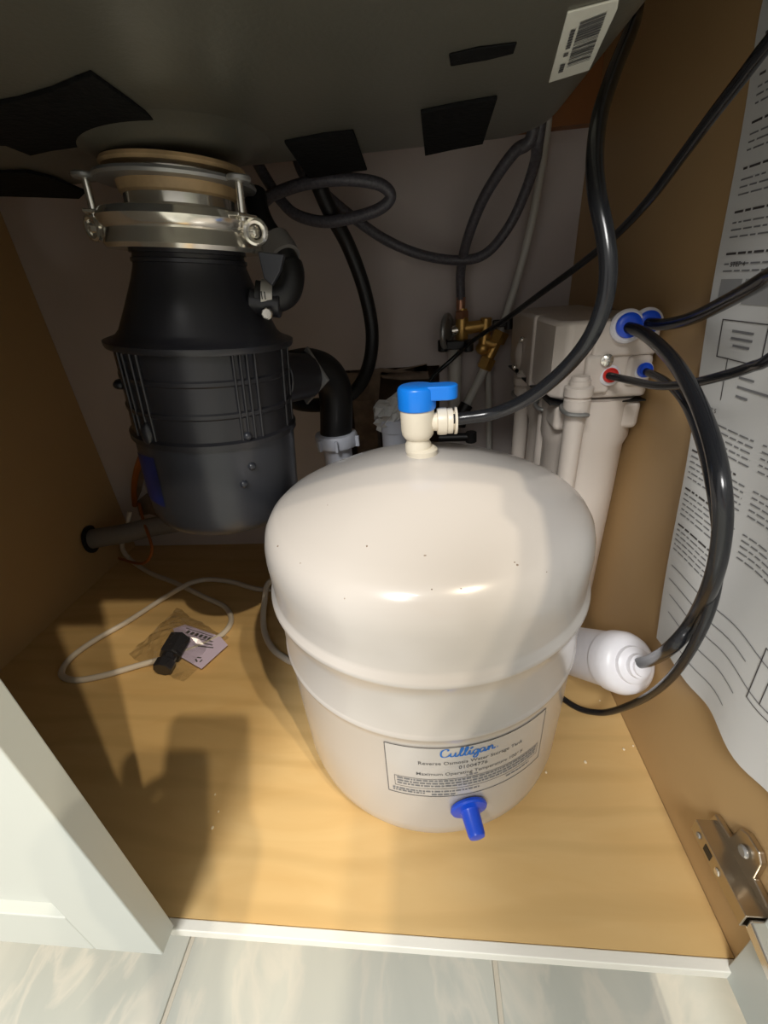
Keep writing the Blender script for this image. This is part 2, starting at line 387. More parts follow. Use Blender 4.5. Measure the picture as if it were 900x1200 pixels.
# bars of the barcode, laid out in the label's own plane
c00 = at(664, 79, z=SINKZ-.0015); c10 = at(691, 70, z=SINKZ-.0015); c01 = at(680, 27, z=SINKZ-.0015); c11 = at(711, 15, z=SINKZ-.0015)
b = MB(); t = 0.; random.seed(3)
def bq(b, s0, s1, t0, t1):
    def P(s, t): return c00*(1-s)*(1-t)+c10*s*(1-t)+c01*(1-s)*t+c11*s*t
    b.add([P(s0, t0), P(s1, t0), P(s1, t1), P(s0, t1)], [(0, 1, 2, 3)])
while t < 1:
    wd = random.choice((.012, .012, .025, .035)); bq(b, 0, 1, t, min(1, t+wd)); t += wd+random.choice((.01, .015, .025))
for k in range(7): bq(b, -.32, -.12, .5+k*.06, .5+k*.06+.045)
for k in range(2): bq(b, -.32, -.12, .32+k*.05, .32+k*.05+.035)
for k in range(4): bq(b, -.34, -.12, -.1+k*.06, -.1+k*.06+.045)
b.build('printed_barcode', 'ink', st, smooth=False, kind='stuff')

# ================================================================== GARBAGE DISPOSER
gx, gy, gz = -.219, .411, .250
gd = thing('garbage_disposal', 'black garbage disposal unit hanging under the sink on a chrome mount', 'garbage disposal', (gx, gy, gz))
gd.rotation_euler = (0, .095, 0)
KR = .91
def kr(prof_): return [(r_*KR, h_) for r_, h_ in prof_]
G = Vector((gx, gy, gz))
b = MB().lathe(kr([(.052, .001), (.071, .002), (.079, .007), (.0825, .015), (.0835, .028), (.0835, .095)]), G, n=64)
can = b.build('motor_can', 'black_can', gd, label='smooth charcoal lower can')
for (u, v) in ((296, 514), (305, 552), (287, 572)):
    p = at(u, v, y=gy-.080); rr = Vector((p.x-gx, p.y-gy, 0)).normalized()*.083*KR
    MB().ball((gx+rr.x, gy+rr.y, p.z), .004, n=12, m=8).build('screw_head', 'black_can', can)
H = G
b = MB().lathe(kr([(.0835, .093), (.0865, .094), (.0865, .099), (.083, .101), (.0825, .120), (.0838, .1215), (.0838, .1245), (.0822, .126), (.082, .147), (.0833, .1485), (.0833, .1515), (.0818, .153), (.082, .172), (.0885, .173), (.0895, .175), (.0895, .178), (.083, .180), (.078, .182), (.074, .186), (.065, .203), (.0545, .224), (.050, .235), (.0485, .245)]), G, n=72)
up = b.build('upper_housing', 'black_pl', gd, label='black plastic upper housing with ribs')
# vertical ribs on the housing
for a in (-2.23, -2.12, -1.98, -1.88, -.86, -.78, -.70, -.60, -2.75, -2.9, -.1, .2):
    ca, sa = math.cos(a), math.sin(a)
    MB().tube([G+Vector((ca*.0828*KR, sa*.0828*KR, .096)), G+Vector((ca*.0832*KR, sa*.0832*KR, .173))], .0013, n=8, sm=0).build('rib', 'black_pl', up)
a = -1.98
MB().ball(G+Vector((math.cos(a)*.083*KR, math.sin(a)*.083*KR, .106)), .006, (1, 1, 1.8)).build('lug', 'black_pl', up)
for a in (-2.7, -2.62):
    MB().ball(G+Vector((math.cos(a)*.084*KR, math.sin(a)*.084*KR, .140)), .006, (1, 1, .7)).build('lug', 'black_pl', up)
# blue sticker wrapped on the can
vs = []; fs = []; A0, A1 = -2.52, -1.98
for j in range(2):
    for i in range(9):
        a = A0+(A1-A0)*i/8; vs.append(G+Vector((math.cos(a)*.0842*KR, math.sin(a)*.0842*KR, (.034 if j == 0 else .080)+(.004*i/8 if j else 0))))
for i in range(8): fs.append((i, i+1, 10+i, 9+i))
MB().add(vs, fs).build('sticker', 'blue_d', gd, label='blue sticker on the can')
# neck rings, clamp, mount
MB().lathe(kr([(.048, .236), (.051, .2375), (.051, .240), (.0485, .241), (.0485, .2435), (.051, .244), (.051, .247), (.049, .248), (.049, .256)]), G, n=64).build('neck_ring', 'black_pl', gd)
cl = MB().lathe([(.043, .248), (.054, .248), (.061, .246), (.063, .249), (.0605, .256), (.0595, .259), (.063, .262), (.0645, .267), (.061, .272), (.050, .273)], G, n=64).build('mounting_clamp', 'chrome', gd, label='bright chrome twist clamp')
BA = (-2.72, -.42, 1.6)
for a in BA:
    a += -.12 if a < -1 else .12
    c = G+Vector((math.cos(a)*.0695, math.sin(a)*.0695, .260)); r_ = Vector((math.cos(a), math.sin(a), 0)); tt = Vector((-r_.y, r_.x, 0))
    fc = (Vector((0, -1, -.1))+r_*.5).normalized()
    MB().ring(c, fc, .0075, .0026, n=24, m=8).build('lug_loop', 'chrome', cl)
    MB().cyl(c-r_*.010, c+r_*.002, .0045, bev=.001).build('roller', 'chrome', cl)
for a in BA:
    c = G+Vector((math.cos(a)*.065, math.sin(a)*.065, .2685)); r_ = Vector((math.cos(a), math.sin(a), 0)); tt = Vector((-r_.y, r_.x, 0))
    MB().prism([c-r_*.010+tt*.013, c+r_*.006+tt*.010, c+r_*.006-tt*.010, c-r_*.010-tt*.013], (0, 0, .0025)).build('tab', 'chrome', cl, bevel=.0008)
MB().lathe([(.044, .255), (.0445, .272), (.0455, .274), (.042, .276), (.041, .293), (.0435, .295), (.0435, .302)], G, n=64).build('sink_sleeve', 'chrome', gd)
MB().lathe([(.0418, .2825), (.0440, .284), (.0450, .2905)], G, n=64).build('putty_ring', 'putty', gd, label='tan putty squeezed out under the plate')
pl = MB().lathe([(.042, .2905), (.0595, .2905), (.0605, .2925), (.0595, .2945), (.042, .2945)], G, n=64, cap=False)
for a in BA:
    c = G+Vector((math.cos(a)*.065, math.sin(a)*.065, .2905)); pl.cyl(c, c+Vector((0, 0, .004)), .009, bev=.001)
plate = pl.build('mounting_plate', 'dull', gd, label='grey steel mounting plate')
for a in BA:
    c = G+Vector((math.cos(a)*.065, math.sin(a)*.065, .266)); MB().cyl(c, c+Vector((0, 0, .028)), .0028, bev=.0004).build('bolt', 'chrome', gd)
MB().lathe([(.044, .298), (.0525, .299), (.054, .301), (.0525, .3035), (.044, .305)], G, n=64).build('fibre_gasket', 'putty', gd, label='tan fibre gasket')
top = Vector((gx+.095*.316, gy, SINKZ))
MB().lathe([(.046, -.0095), (.055, -.008), (.060, -.004), (.068, -.0015), (.080, .001)], top, n=64).build('drain_flange', 'sink', sink)

# dishwasher inlet nipple + discharge outlet on the housing
MB().cyl(at(266, 346, y=.402), at(302, 347, y=.405), .0105, bev=.001).build('inlet_nipple', 'black_pl', gd)
c0 = at(322, 436, y=.455); c1 = at(345, 433, y=.480)
MB().cyl(c0-(c1-c0).normalized()*.018, c1, .026, .024, bev=.001).build('outlet_boss', 'black_pl', gd)
MB().cyl(c1, c1+(c1-c0).normalized()*.0035, .031, n=4, bev=.0005).build('outlet_flange', 'dull', gd, label='steel outlet flange plate')
q = c1+Vector((.006, -.024, .010)); MB().cyl(q, q+(c1-c0).normalized()*.008, .004, n=8, bev=.0008).build('flange_screw', 'chrome', gd)
MB().prism([at(266, 284, y=.385), at(297, 284, y=.385), at(295, 305, y=.385), at(287, 324, y=.385), at(277, 316, y=.385)], (0, .006, 0)).build('bracket_lug', 'black_can', gd, bevel=.001)

# dishwasher rubber elbow
E_ = path((300, 347, .405), (318, 349, .408), (335, 342, .412), (340, 322, .417), (334, 302, .422), (322, 284, .43), (310, 266, .44), (302, 246, .45), (300, 228, .46))
el = thing('inlet_elbow_hose', 'short black rubber elbow on the side of the disposal neck, held by a steel band', 'hose', E_[0])
MB().tube(E_, .012, n=20, rfun=lambda t: .0125 if t < .45 else .0115-.002*t).build('elbow_tube', 'black_rub', el)
MB().tube(path((334, 303, .422), (329, 294, .426), (322, 284, .43)), .0142, n=20, sm=4).build('plastic_collar', 'grey_pvc', el, label='grey plastic collar')
k0, k1 = E_[0], E_[1]; dd = (k1-k0).normalized()
kc = k0.lerp(k1, .75)
MB().lathe([(.0130, -.0048), (.0140, -.0048), (.0140, .0048), (.0130, .0048)], kc, dd, 32).build('hose_clamp', 'band', el, bevel=.0003)
hs = kc+Vector((.001, -.010, -.013)); MB().cyl(hs, hs+Vector((.003, -.012, .001)), .0048, n=8, bev=.001).build('clamp_screw', 'chrome', el)
for k in range(3):
    c = kc+dd*(-.0026+.0026*k)+Vector((0, -.0140, .002)); MB().box(c-Vector((.0004, .0005, .0030)), c+Vector((.0004, .0005, .0030))).build('band_slot', 'black_rub', el, smooth=False)

# black discharge elbow, slip nut, pvc trap
D_ = path((345, 433, .482), (362, 430, .497), (380, 436, .512), (391, 452, .522), (394, 475, .526), (394, 512, .527))
dr = thing('drain_pipe', 'black elbow pipe curving from the disposal down into a white slip nut', 'pipe', D_[-1])
MB().tube(D_, .0205, n=28).build('discharge_elbow', 'black_rub', dr)
nb = D_[-1]+Vector((0, 0, -.006)); lo = nb.copy(); lo.z = .13
nut = MB().lathe([(.0225, 0), (.0265, .0015), (.0275, .004), (.0275, .015), (.026, .0175), (.0215, .0185)], nb-Vector((0, 0, .006)), n=40).build('slip_nut', 'pvc', dr, label='white slip nut with wings')
for a in (-.25, PI-.5, -1.4, -2.2):
    c = nb+Vector((math.cos(a)*.0285, math.sin(a)*.0285, .002)); MB().box(c-Vector((.0035, .002, .007)), c+Vector((.0035, .002, .007)), (0, 0, a)).build('wing', 'pvc', nut, bevel=.0008)
up2 = at(462, 505, y=.615)
P = [nb+Vector((0, 0, .004)), lo, lo+Vector((.012, .012, -.035)), (lo+up2)/2*Vector((1, 1, 0)).to_tuple()[0] if False else Vector(((lo.x+up2.x)/2, (lo.y+up2.y)/2, .078)), Vector((up2.x-.010, up2.y-.01, .095)), Vector((up2.x, up2.y, .13)), Vector((up2.x, up2.y, up2.z-.01))]
MB().tube(P, .0185, n=28).build('trap_bend', 'pvc', dr, label='grey white plastic trap')
MB().lathe([(.0185, -.05), (.0185, .005), (.0205, .006), (.0205, .022), (.018, .024)], Vector((up2.x, up2.y, up2.z-.005)), n=32).build('tail_piece', 'pvc', dr)
MB().cyl(Vector((up2.x, up2.y, up2.z-.02)), Vector((up2.x-.01, YB+.03, up2.z-.015)), .016).build('wall_arm', 'pvc', dr)
# crumpled white rag/paper stuffed by the trap
random.seed(5); vs = []; fs = []; c = at(456, 482, y=.60)
N_ = 9
for i in range(N_):
    for j in range(N_):
        u_, v_ = i/(N_-1)-.5, j/(N_-1)-.5
        vs.append(c+Vector((u_*.045+random.uniform(-.003, .003), random.uniform(-.006, .006)-.004+abs(u_)*.02, v_*.04+u_*.022+random.uniform(-.003, .003))))
for i in range(N_-1):
    for j in range(N_-1): k = i*N_+j; fs.append((k, k+1, k+N_+1, k+N_))
o = MB().add(vs, fs).build('crumpled_paper', 'paper', smooth=False); o.modifiers.new('s', 'SOLIDIFY').thickness = .0006
tag(o, 'small crumpled white paper tucked behind the tank by the trap', 'paper')

# ================================================================== HOSES
def hose(name, pts, r, m, label, cat='hose', n=14, ends=None):
    b = MB().tube(pts, r, n=n); 
    if ends is None: return tag(b.build(name, m), label, cat)
    t_ = thing(name, label, cat, Vector(pts[0])); b.build('tube', m, t_)
    return t_
L1 = path((318, 219, .60), (330, 236, .60), (348, 252, .595), (380, 260, .59), (418, 254, .585), (446, 244, .58), (458, 230, .575), (447, 217, .57), (420, 211, .565), (385, 211, .565), (350, 217, .57), (320, 228, .58), (300, 238, .59))
L1 = [Vector((L1[0].x-.03, .60, .66)), Vector((L1[0].x-.015, .60, .60))]+L1+[L1[-1]+Vector((-.03, .01, .03)), L1[-1]+Vector((-.04, .01, .11))]
hose('braided_hose', L1, .0062, 'braid', 'grey braided hose coiled in a flat loop right of the disposal', 'hose')
L2 = path((352, 196, .60), (368, 214, .61), (388, 234, .62), (418, 258, .64), (452, 281, .66), (492, 298, .67), (535, 305, .68), (568, 298, .67), (596, 266, .655), (615, 226, .64), (627, 190, .62), (630, 168, .60))
L2 = [L2[0]+Vector((-.01, 0, .06))]+L2+[L2[-1]+Vector((0, -.01, .03)), L2[-1]+Vector((0, -.02, .10))]
hose('braided_hose', L2, .0062, 'braid', 'grey braided hose sagging across the back wall up to the right corner of the sink')
L3 = path((540, 352, .70), (540, 318, .69), (547, 283, .665), (563, 240, .64), (583, 205, .62), (604, 177, .605), (622, 163, .595))
t_ = thing('braided_hose', 'dark grey supply hose rising from the brass shutoff valve to the sink', 'hose', L3[0])
MB().tube(L3+[L3[-1]+Vector((.002, -.006, .03)), L3[-1]+Vector((.002, -.01, .10))], .0065, n=14).build('tube', 'braid', t_)
MB().lathe([(.0060, 0), (.0075, .001), (.0075, .005), (.0062, .007), (.0068, .012), (.0068, .022), (.0075, .024)], L3[0]-Vector((0, 0, .02)), n=24).build('ferrule', 'copper', t_, label='copper coloured crimped ferrule')
L4 = path((366, 196, .575), (374, 218, .585), (388, 250, .60), (409, 290, .62), (427, 340, .63), (436, 388, .63), (432, 428, .615), (416, 458, .59), (385, 473, .56), (352, 473, .53), (335, 462, .51))
L4 = [L4[0]+Vector((0, 0, .08))]+L4
hose('drain_hose', L4, .0092, 'black_rub', 'thick black hose hanging in a long curve right of the disposal', 'hose')
# RO tubing
A_ = path((528, 492, .338), (545, 490, .338), (580, 484, .335), (620, 466, .32), (658, 436, .305), (690, 398, .29), (708, 355, .285), (713, 315, .285), (709, 275, .29), (700, 230, .30), (697, 185, .32), (703, 135, .35), (719, 85, .385), (738, 38, .42), (746, 8, .44))
A_ += [Vector((A_[-1].x+.003, .45, .66)), Vector((A_[-1].x+.003, .45, .74))]
hose('water_tube', A_, .0049, 'black_tube', 'thick black tube curving from the tank valve up past the sink', 'tube')
B_ = path((905, 45, .27), (870, 90, .29), (835, 135, .315), (800, 182, .345), (760, 235, .38), (720, 277, .43), (680, 310, .48), (635, 343, .53), (590, 376, .60), (556, 398, .66), (530, 421, .68), (505, 445, .67), (490, 480, .65))
B_ = [Vector((.158, .181, .741)), Vector((.158, .182, .67)), Vector((.157, .187, .61)), Vector((.155, .206, .566)), Vector((.1542, .235, .5540))]+B_
hose('water_tube', B_, .0033, 'black_tube', 'thin black tube running straight down-left from the right edge to the brass valve', 'tube')
C_ = path((758, 379, .432), (780, 380, .41), (810, 373, .375), (850, 354, .33), (900, 325, .28), (945, 290, .25))
C_ += [Vector((.197, .218, .52)), Vector((.199, .205, .58)), Vector((.199, .203, .66)), Vector((.199, .203, .745))]
hose('water_tube', C_, .0049, 'black_tube', 'thick black tube from the right upper blue port out over the paper sheet', 'tube')
D2 = path((733, 383, .432), (755, 391, .405), (785, 418, .35), (812, 460, .295), (834, 515, .25), (845, 570, .225), (846, 625, .22), (835, 680, .225), (812, 728, .25), (788, 757, .25), (764, 773, .285), (745, 778, .305))
hose('water_tube', D2, .0050, 'black_tube', 'thick glossy black tube looping from the left upper blue port down to the inline filter', 'tube')
E2 = path((713, 440, .43), (735, 445, .41), (770, 452, .37), (805, 450, .335), (845, 441, .30), (880, 430, .275), (910, 415, .255))
E2 += [Vector((.190, .215, .452)), Vector((.194, .195, .50)), Vector((.195, .188, .57)), Vector((.195, .186, .66)), Vector((.195, .186, .745))]
hose('water_tube', E2, .0033, 'black_tube', 'thin black tube from the red port out to the right edge', 'tube')
F2 = path((754, 434, .435), (780, 447, .395), (803, 473, .35), (822, 520, .30), (836, 580, .255), (842, 640, .24), (836, 700, .232), (815, 752, .236), (785, 795, .255), (752, 820, .287), (715, 834, .318))
F2 += [at(692, 834, z=.016), at(674, 828, z=.009), at(655, 815, z=.006), at(635, 798, z=.006), at(615, 780, z=.006)]
hose('water_tube', F2, .0034, 'black_tube', 'black tube from the lower blue port passing behind the loop and along the cabinet floor', 'tube')
# white tubes
W1 = path((643, 120, .70), (641, 150, .70), (634, 200, .70), (621, 270, .70), (606, 328, .70), (592, 372, .70), (586, 392, .70)); W1 = [W1[0]+Vector((0, 0, .10))]+W1
hose('supply_tube', W1, .0052, 'tube_w', 'pale thin tube running down the back wall corner to the brass fitting', 'tube')
t_ = thing('supply_tube', 'stiff white tube slanting down from the lower brass nut', 'tube', at(545, 478, y=.68))
MB().tube(path((570, 428, .70), (558, 452, .692), (545, 478, .684)), .0068, sm=4).build('tube', 'tube_w', t_)
MB().tube(path((547, 474, .6845), (540, 487, .68), (538, 500, .678)), .0105, sm=4).build('end_cap', 'black_rub', t_, label='black end fitting')
hose('supply_tube', path((570, 395, .715), (572, 440, .714), (573, 490, .712), (573, 540, .708), (572, 580, .70)), .0050, 'tube_w', 'thin white tube hanging straight down behind the tank', 'tube')
hose('riser_pipe', [at(533, 400, y=.716), at(533, 440, y=.716), Vector((at(533, 440, y=.716).x, .716, .012))], .0105, 'tube_w', 'grey white riser pipe standing behind the brass valve', 'pipe', n=20)
c = at(522, 512, y=.60); sv = MB(); sv.cyl(at(514, 513, y=.6), at(552, 512, y=.6), .006, bev=.001); sv.cyl(at(552, 506, y=.6), at(552, 518, y=.6), .008, bev=.001)
tag(sv.build('tube_clip', 'black_rub'), 'small black clip peeking out behind the tank valve', 'clip')

# brass shutoff valve
vv = thing('shutoff_valve', 'brass angle shutoff valve with a steel oval handle on the back wall', 'valve', at(541, 400, y=.70))
MB().lathe([(.0085, 0), (.0095, .002), (.0095, .03), (.0085, .034), (.007, .044)], at(541, 399, y=.70), n=24).build('valve_body', 'brass', vv)
MB().lathe([(.0095, 0), (.0105, .001), (.0105, .010), (.0085, .012)], at(541, 374, y=.70), n=6).build('compression_nut', 'copper', vv, label='copper coloured hexagonal nut')
MB().cyl(at(544, 385, y=.70), at(569, 381, y=.70), .0095, .0078, bev=.001).build('side_arm', 'brass', vv)
MB().cyl(at(529, 388, y=.70), at(541, 386, y=.70), .0072, bev=.001).build('stem', 'chrome', vv)
MB().cyl(at(570, 372, y=.70), at(567, 404, y=.70), .0085, bev=.0015).build('elbow', 'brass', vv)
MB().ball(at(566, 408, y=.70), .011, (1, 1, .9)).build('elbow_knuckle', 'brass', vv)
hd = MB().ring(at(524, 390, y=.695), (1, -.35, .0), .0235, .0042, n=32, m=10)
hd.lathe([(.0225, -.0015), (.0225, .0015)], at(524, 390, y=.695), (1, -.35, 0), 32)
hd.build('handle', 'dull', vv, label='dull steel oval handle')
v2 = thing('tee_fitting', 'slanted brass compression tee beside the shutoff valve', 'fitting', at(567, 425, y=.70))
p0, p1 = at(590, 384, y=.70), at(566, 433, y=.70); ax = (p1-p0); Lx = ax.length; an = ax.normalized()
MB().cyl(p0+ax*.12, p0+ax*.8, .0078, n=20, bev=.001).build('body', 'brass', v2)
MB().cyl(p0+ax*.08, p0+ax*.34, .0125, n=6, bev=.0015).build('nut', 'brass', v2)
MB().cyl(p0+ax*.70, p0+ax*.98, .0125, n=6, bev=.0015).build('nut', 'brass', v2)
MB().cyl(at(567, 400, y=.70), at(580, 404, y=.70), .009, n=16, bev=.001).build('side_port', 'brass', v2)
s3 = thing('saddle_clamp', 'black plastic saddle clamp just under the steel valve handle', 'clamp', at(533, 406, y=.69))
MB().box(at(519, 410, y=.69)-Vector((0, .008, 0)), at(548, 398, y=.69)+Vector((0, .008, 0))).build('body', 'black_rub', s3, bevel=.002)
for u in (519, 549): MB().cyl(at(u, 398, y=.685), at(u, 412, y=.685), .0075, bev=.0015).build('bolt_boss', 'black_rub', s3)
s4 = thing('saddle_clamp', 'black clamp around the brass tee where the thin tube crosses', 'clamp', at(583, 385, y=.685))
MB().box(at(577, 384, y=.685)-Vector((0, .004, 0)), at(594, 374, y=.685)+Vector((0, .004, 0))).build('body', 'black_rub', s4, bevel=.002)
MB().cyl(at(596, 372, y=.685), at(596, 386, y=.685), .006, bev=.001).build('bolt_boss', 'black_rub', s4)

# ================================================================== FILTER UNIT
fx = .178
ro = thing('water_filter_unit', 'white three-stage water filter unit against the right side panel', 'water filter', (fx, .52, .0))
hdm = MB()
x0, x1, y0, y1, z0, z1 = .128, .2185, .440, .668, .345, .418
pf = [(x0+.010, y0), (x1, y0), (x1, y1), (x0, y1), (x0, y0+.012)]
hdm.prism([(x, y, z0) for x, y in pf], (0, 0, z1-z0))
head = hdm.build('manifold_head', 'unit', ro, bevel=.005, seg=3)
MB().box((x0-.003, y0+.088, z0-.004), (x0+.014, y0+.104, z1+.001)).build('pilaster', 'unit', head, bevel=.003)
MB().box((x0-.001, y0-.001, z0-.004), (x1, y1, z0-.0025)).build('seam', 'black_rub', head, smooth=False)
MB().box((x0+.032, y0-.004, z0+.040), (x1-.001, y0+.004, z1-.001)).build('port_block', 'unit', head, bevel=.003)
MB().box((x0+.027, y0-.006, z0+.006), (x0+.052, y0+.003, z0+.043)).build('port_block', 'unit', head, bevel=.004)
MB().box((x0+.066, y0-.005, z0+.012), (x1-.002, y0+.003, z0+.040)).build('port_block', 'unit', head, bevel=.004)
for yy, rr in ((.480, .040), (.556, .039), (.630, .039)):
    MB().lathe([(.036, .035), (rr-.001, .040), (rr, .05), (rr+.0015, .235), (rr+.0015, .29), (rr+.005, .30), (rr+.005, .343)], (fx, yy, 0), n=48).build('filter_housing', 'unit', ro, bevel=.0)
MB().box((x0+.006, y0+.001, .312), (x1-.001, y1, .341)).build('housing_collar', 'unit', ro, bevel=.006, seg=3)
for k, (u, yy, vtop) in enumerate(((672, .430, 446), (639, .50, 0), (610, .585, 437))):
    q = at(u, 500, y=yy); X = q.x
    zt = at(u, vtop, y=yy).z if vtop else z0+.004
    ft = MB().lathe([(.009, .045), (.0095, .05), (.0098, zt-.030), (.0098, zt)], (X, yy, 0), n=24).build('flow_tube', 'unit', ro)
    if vtop: MB().lathe([(.0098, zt-.034), (.0125, zt-.032), (.0125, zt-.018), (.0105, zt-.016), (.0135, zt-.014), (.0135, zt-.006), (.009, zt-.004), (.008, zt+.004)], (X, yy, 0), n=28).build('collar', 'unit', ft)
    zc = zt-.030 if vtop else z0-.022
    MB().tube([(x0+.022, yy-.006, zc-.001), (X+.006, yy-.0155, zc), (X-.011, yy-.012, zc+.001), (X-.0125, yy+.006, zc+.004), (X+.002, yy+.015, zc+.006), (x0+.015, yy+.018, zc+.006)], .0022, n=10).build('retaining_clip', 'dull', ro, label='steel wire retaining clip')
def port(u, v, R, color, thick=.010, boss=.0155):
    c = at(u, v, y=y0-.002); n_ = Vector((-.12, -1, .22)).normalized()
    b_ = MB().lathe([(boss-.001, -.006), (boss, -.004), (boss, thick-.002), (boss-.002, thick), (R, thick)], c, n_, 32).build('port_boss', 'white_pl', ro, bevel=.0)
    MB().lathe([(R+.0012, thick-.001), (R+.0012, thick+.0025), (R-.001, thick+.0038), (.0052, thick+.0038)], c, n_, 28).build('port_collet', color, b_, label='coloured collet ring')
port(757, 379, .0085, 'blue', .006, .0130)
port(733, 383, .0095, 'blue', .008, .0145)
port(713, 440, .0055, 'red', .006, .0095)
port(753, 434, .0055, 'blue', .005, .0085)
for (u, v, R) in ((711, 422, .0058),):
    c = at(u, v, y=y0-.007); MB().lathe([(R, 0), (R*.95, .002), (R*.5, .0035)], c, (-.1, -1, .1), 20).build('screw', 'chrome', ro)
# side elbow fittings on the far part of the head
fb = MB(); fb.ball(at(612, 415, y=.60), .0125, (.75, .8, 1.5)); fb.build('side_elbow', 'unit', ro)
MB().tube(path((622, 394, .58), (623, 412, .58), (622, 432, .58)), .0095, sm=4, rfun=lambda t: .0112-.002*t).build('side_elbow', 'unit', ro)
for (u, v) in ((612, 398), (603, 430), (619, 433)):
    MB().ball(at(u, v, y=.565), .0036).build('screw', 'chrome', ro)

# inline filter lying on the floor
i0, i1 = at(741, 779, y=.308), Vector((.163, .413, .036)); idn = (i0-i1).normalized()
il = thing('inline_filter', 'white cylindrical inline filter lying behind the tank with a black tube in its end', 'water filter', (i0+i1)/2*1)
Lf = (i0-i1).length
MB().lathe([(.020, -.006), (.028, 0), (.0285, .006), (.0285, Lf-.026), (.0285, Lf-.024)], i1, idn, 48).build('cartridge', 'white_pl', il)
MB().lathe([(.029, Lf-.026), (.0305, Lf-.024), (.0305, Lf-.012), (.028, Lf-.005), (.0235, Lf-.001), (.018, Lf), (.0175, Lf+.004), (.0145, Lf+.006), (.0115, Lf+.0065), (.011, Lf+.011), (.0085, Lf+.0115)], i1, idn, 48).build('end_cap', 'white_pl', il)
MB().lathe([(.0082, Lf+.011), (.0088, Lf+.012), (.0085, Lf+.0145), (.0055, Lf+.015)], i1, idn, 28).build('collet', 'white_pl', il)

# ================================================================== STORAGE TANK
tk = thing('water_storage_tank', 'large white pressurised water storage tank with a blue valve on top', 'tank', (TX, TY, 0))
R = TR
prof = [(.118, .0), (.126, .003), (.1325, .010), (.1365, .020), (.1385, .034), (.1400, .10), (.1405, .152), (.1412, .157), (.1425, .1595), (.1428, .1615), (.1418, .1635), (.1412, .165), (.1412, .203), (.1420, .211), (.1448, .218), (.1458, .221), (.1450, .224), (.1425, .227), (.1418, .231), (.1422, .245), (.1428, .262), (.1422, .271), (.1400, .280), (.1355, .2875), (.1290, .293), (.118, .2985), (.100, .3065), (.080, .3145), (.06, .3215), (.04, .327), (.02, .331), (.012, .332)]
MB().lathe(prof, (TX, TY, 0), n=128).build('tank_shell', 'tank', tk, ang=50)
MB().lathe([(.013, .331), (.013, .336), (.0105, .338)], (TX, TY, 0), n=32).build('neck', 'cream', tk)
# valve on top
vc = Vector((TX-.003, TY, 0))
vb = MB().lathe([(.0095, .333), (.0108, .3345), (.0108, .341), (.0095, .343), (.0095, .345), (.0112, .3465), (.0128, .349), (.0135, .353), (.0138, .368), (.0135, .370), (.0122, .371)], vc, n=40).build('valve_body', 'cream', tk, label='cream ball valve body')
az = .3585
MB().lathe([(.0075, .008), (.0075, .0155), (.0105, .016), (.0110, .018), (.0110, .023), (.0100, .024), (.0104, .025), (.0104, .028), (.0078, .0285), (.0078, .0295), (.0110, .0297), (.0110, .0315), (.0055, .0318)], Vector((vc.x, vc.y, az)), (1, .05, 0), 32).build('side_outlet', 'cream', vb)
hb = MB().lathe([(.0148, .3695), (.0152, .371), (.0152, .385), (.0145, .3875), (.0125, .3885)], vc, n=40)
P = []
for k in range(13): t = -PI/2+PI*k/12; P.append((vc.x+.0235+math.cos(t)*.0085, vc.y-.002+math.sin(t)*.0085))
P = [(vc.x, vc.y-.0105)]+P+[(vc.x, vc.y+.0065)]
hb.prism([(x, y, .3775) for x, y in P], (0, 0, .0112))
hb.build('valve_handle', 'blue_l', tk, label='bright blue lever handle', bevel=.0015)
# printed label
def cylpt(a, z, R=.1408): return Vector((TX+R*math.cos(a), TY+R*math.sin(a), z))
cn = [on_tank(u, v, R) for u, v in ((450, 869), (637, 831), (632, 888), (455, 920))]
aL = (cn[0][0]+cn[3][0])/2; aR = (cn[1][0]+cn[2][0])/2; zT = min(.1515, (cn[0][1]+cn[1][1])/2); zB = (cn[2][1]+cn[3][1])/2
AW = aR-aL; ZH = zT-zB
lab = MB(); vs = []; fs = []; NL = 24
for j in range(2):
    for i in range(NL+1): vs.append(cylpt(aL+AW*i/NL, zB if j == 0 else zT, .14075))
for i in range(NL): fs.append((i, i+1, NL+2+i, NL+1+i))
label = lab.add(vs, fs).build('label', 'tank', tk, label='printed product label in a thin black frame')
ink = MB()
def lq(b, s0, s1, t0, t1, Rr=.1410, n=None):     # quad in label coordinates 0..1
    n = n or max(1, int(abs(s1-s0)*24)); vs = []
    for t in (t0, t1):
        for i in range(n+1): vs.append(cylpt(aL+AW*(s0+(s1-s0)*i/n), zB+ZH*t, Rr))
    b.add(vs, [(i, i+1, n+2+i, n+1+i) for i in range(n)])
e = .004; ez = .013
def frame_q(s0, s1, t0, t1, e, ez):
    lq(ink, s0, s1, t0, t0+ez); lq(ink, s0, s1, t1-ez, t1); lq(ink, s0, s0+e, t0, t1); lq(ink, s1-e, s1, t0, t1)
frame_q(0, 1, 0, 1, e, ez); frame_q(.045, .965, .17, .38, e*.6, ez*.6)
def ltext(b, txt, sc, tc, size, **k):            # text placed in label coordinates, size in metres
    vs, fs = text_quads(txt, size, **k); Rr = .1410
    b.add([cylpt(aL+AW*sc+v.x/Rr, zB+ZH*tc+v.y, Rr) for v in vs], fs)
ltext(ink, 'Reverse Osmosis Water Storage Tank', .50, .67, .0056, offset=.00001)
ltext(ink, '01004776', .50, .565, .0060, offset=.00001)
ltext(ink, 'Maximum Operating Temperature 100\u00b0 F', .50, .455, .0054, offset=.00001)
def words(b, q, s0, s1, t, h, rnd):              # illegible small print: word-sized dashes
    s = s0
    while s < s1:
        wl = rnd.uniform(.008, .036)*1.0; q(b, s, min(s+wl, s1), t, t+h); s += wl+.006
rnd = random.Random(2)
sm = MB()
for t in (.345, .29, .235): words(sm, lq, .06, .95, t-.02, .03, rnd)
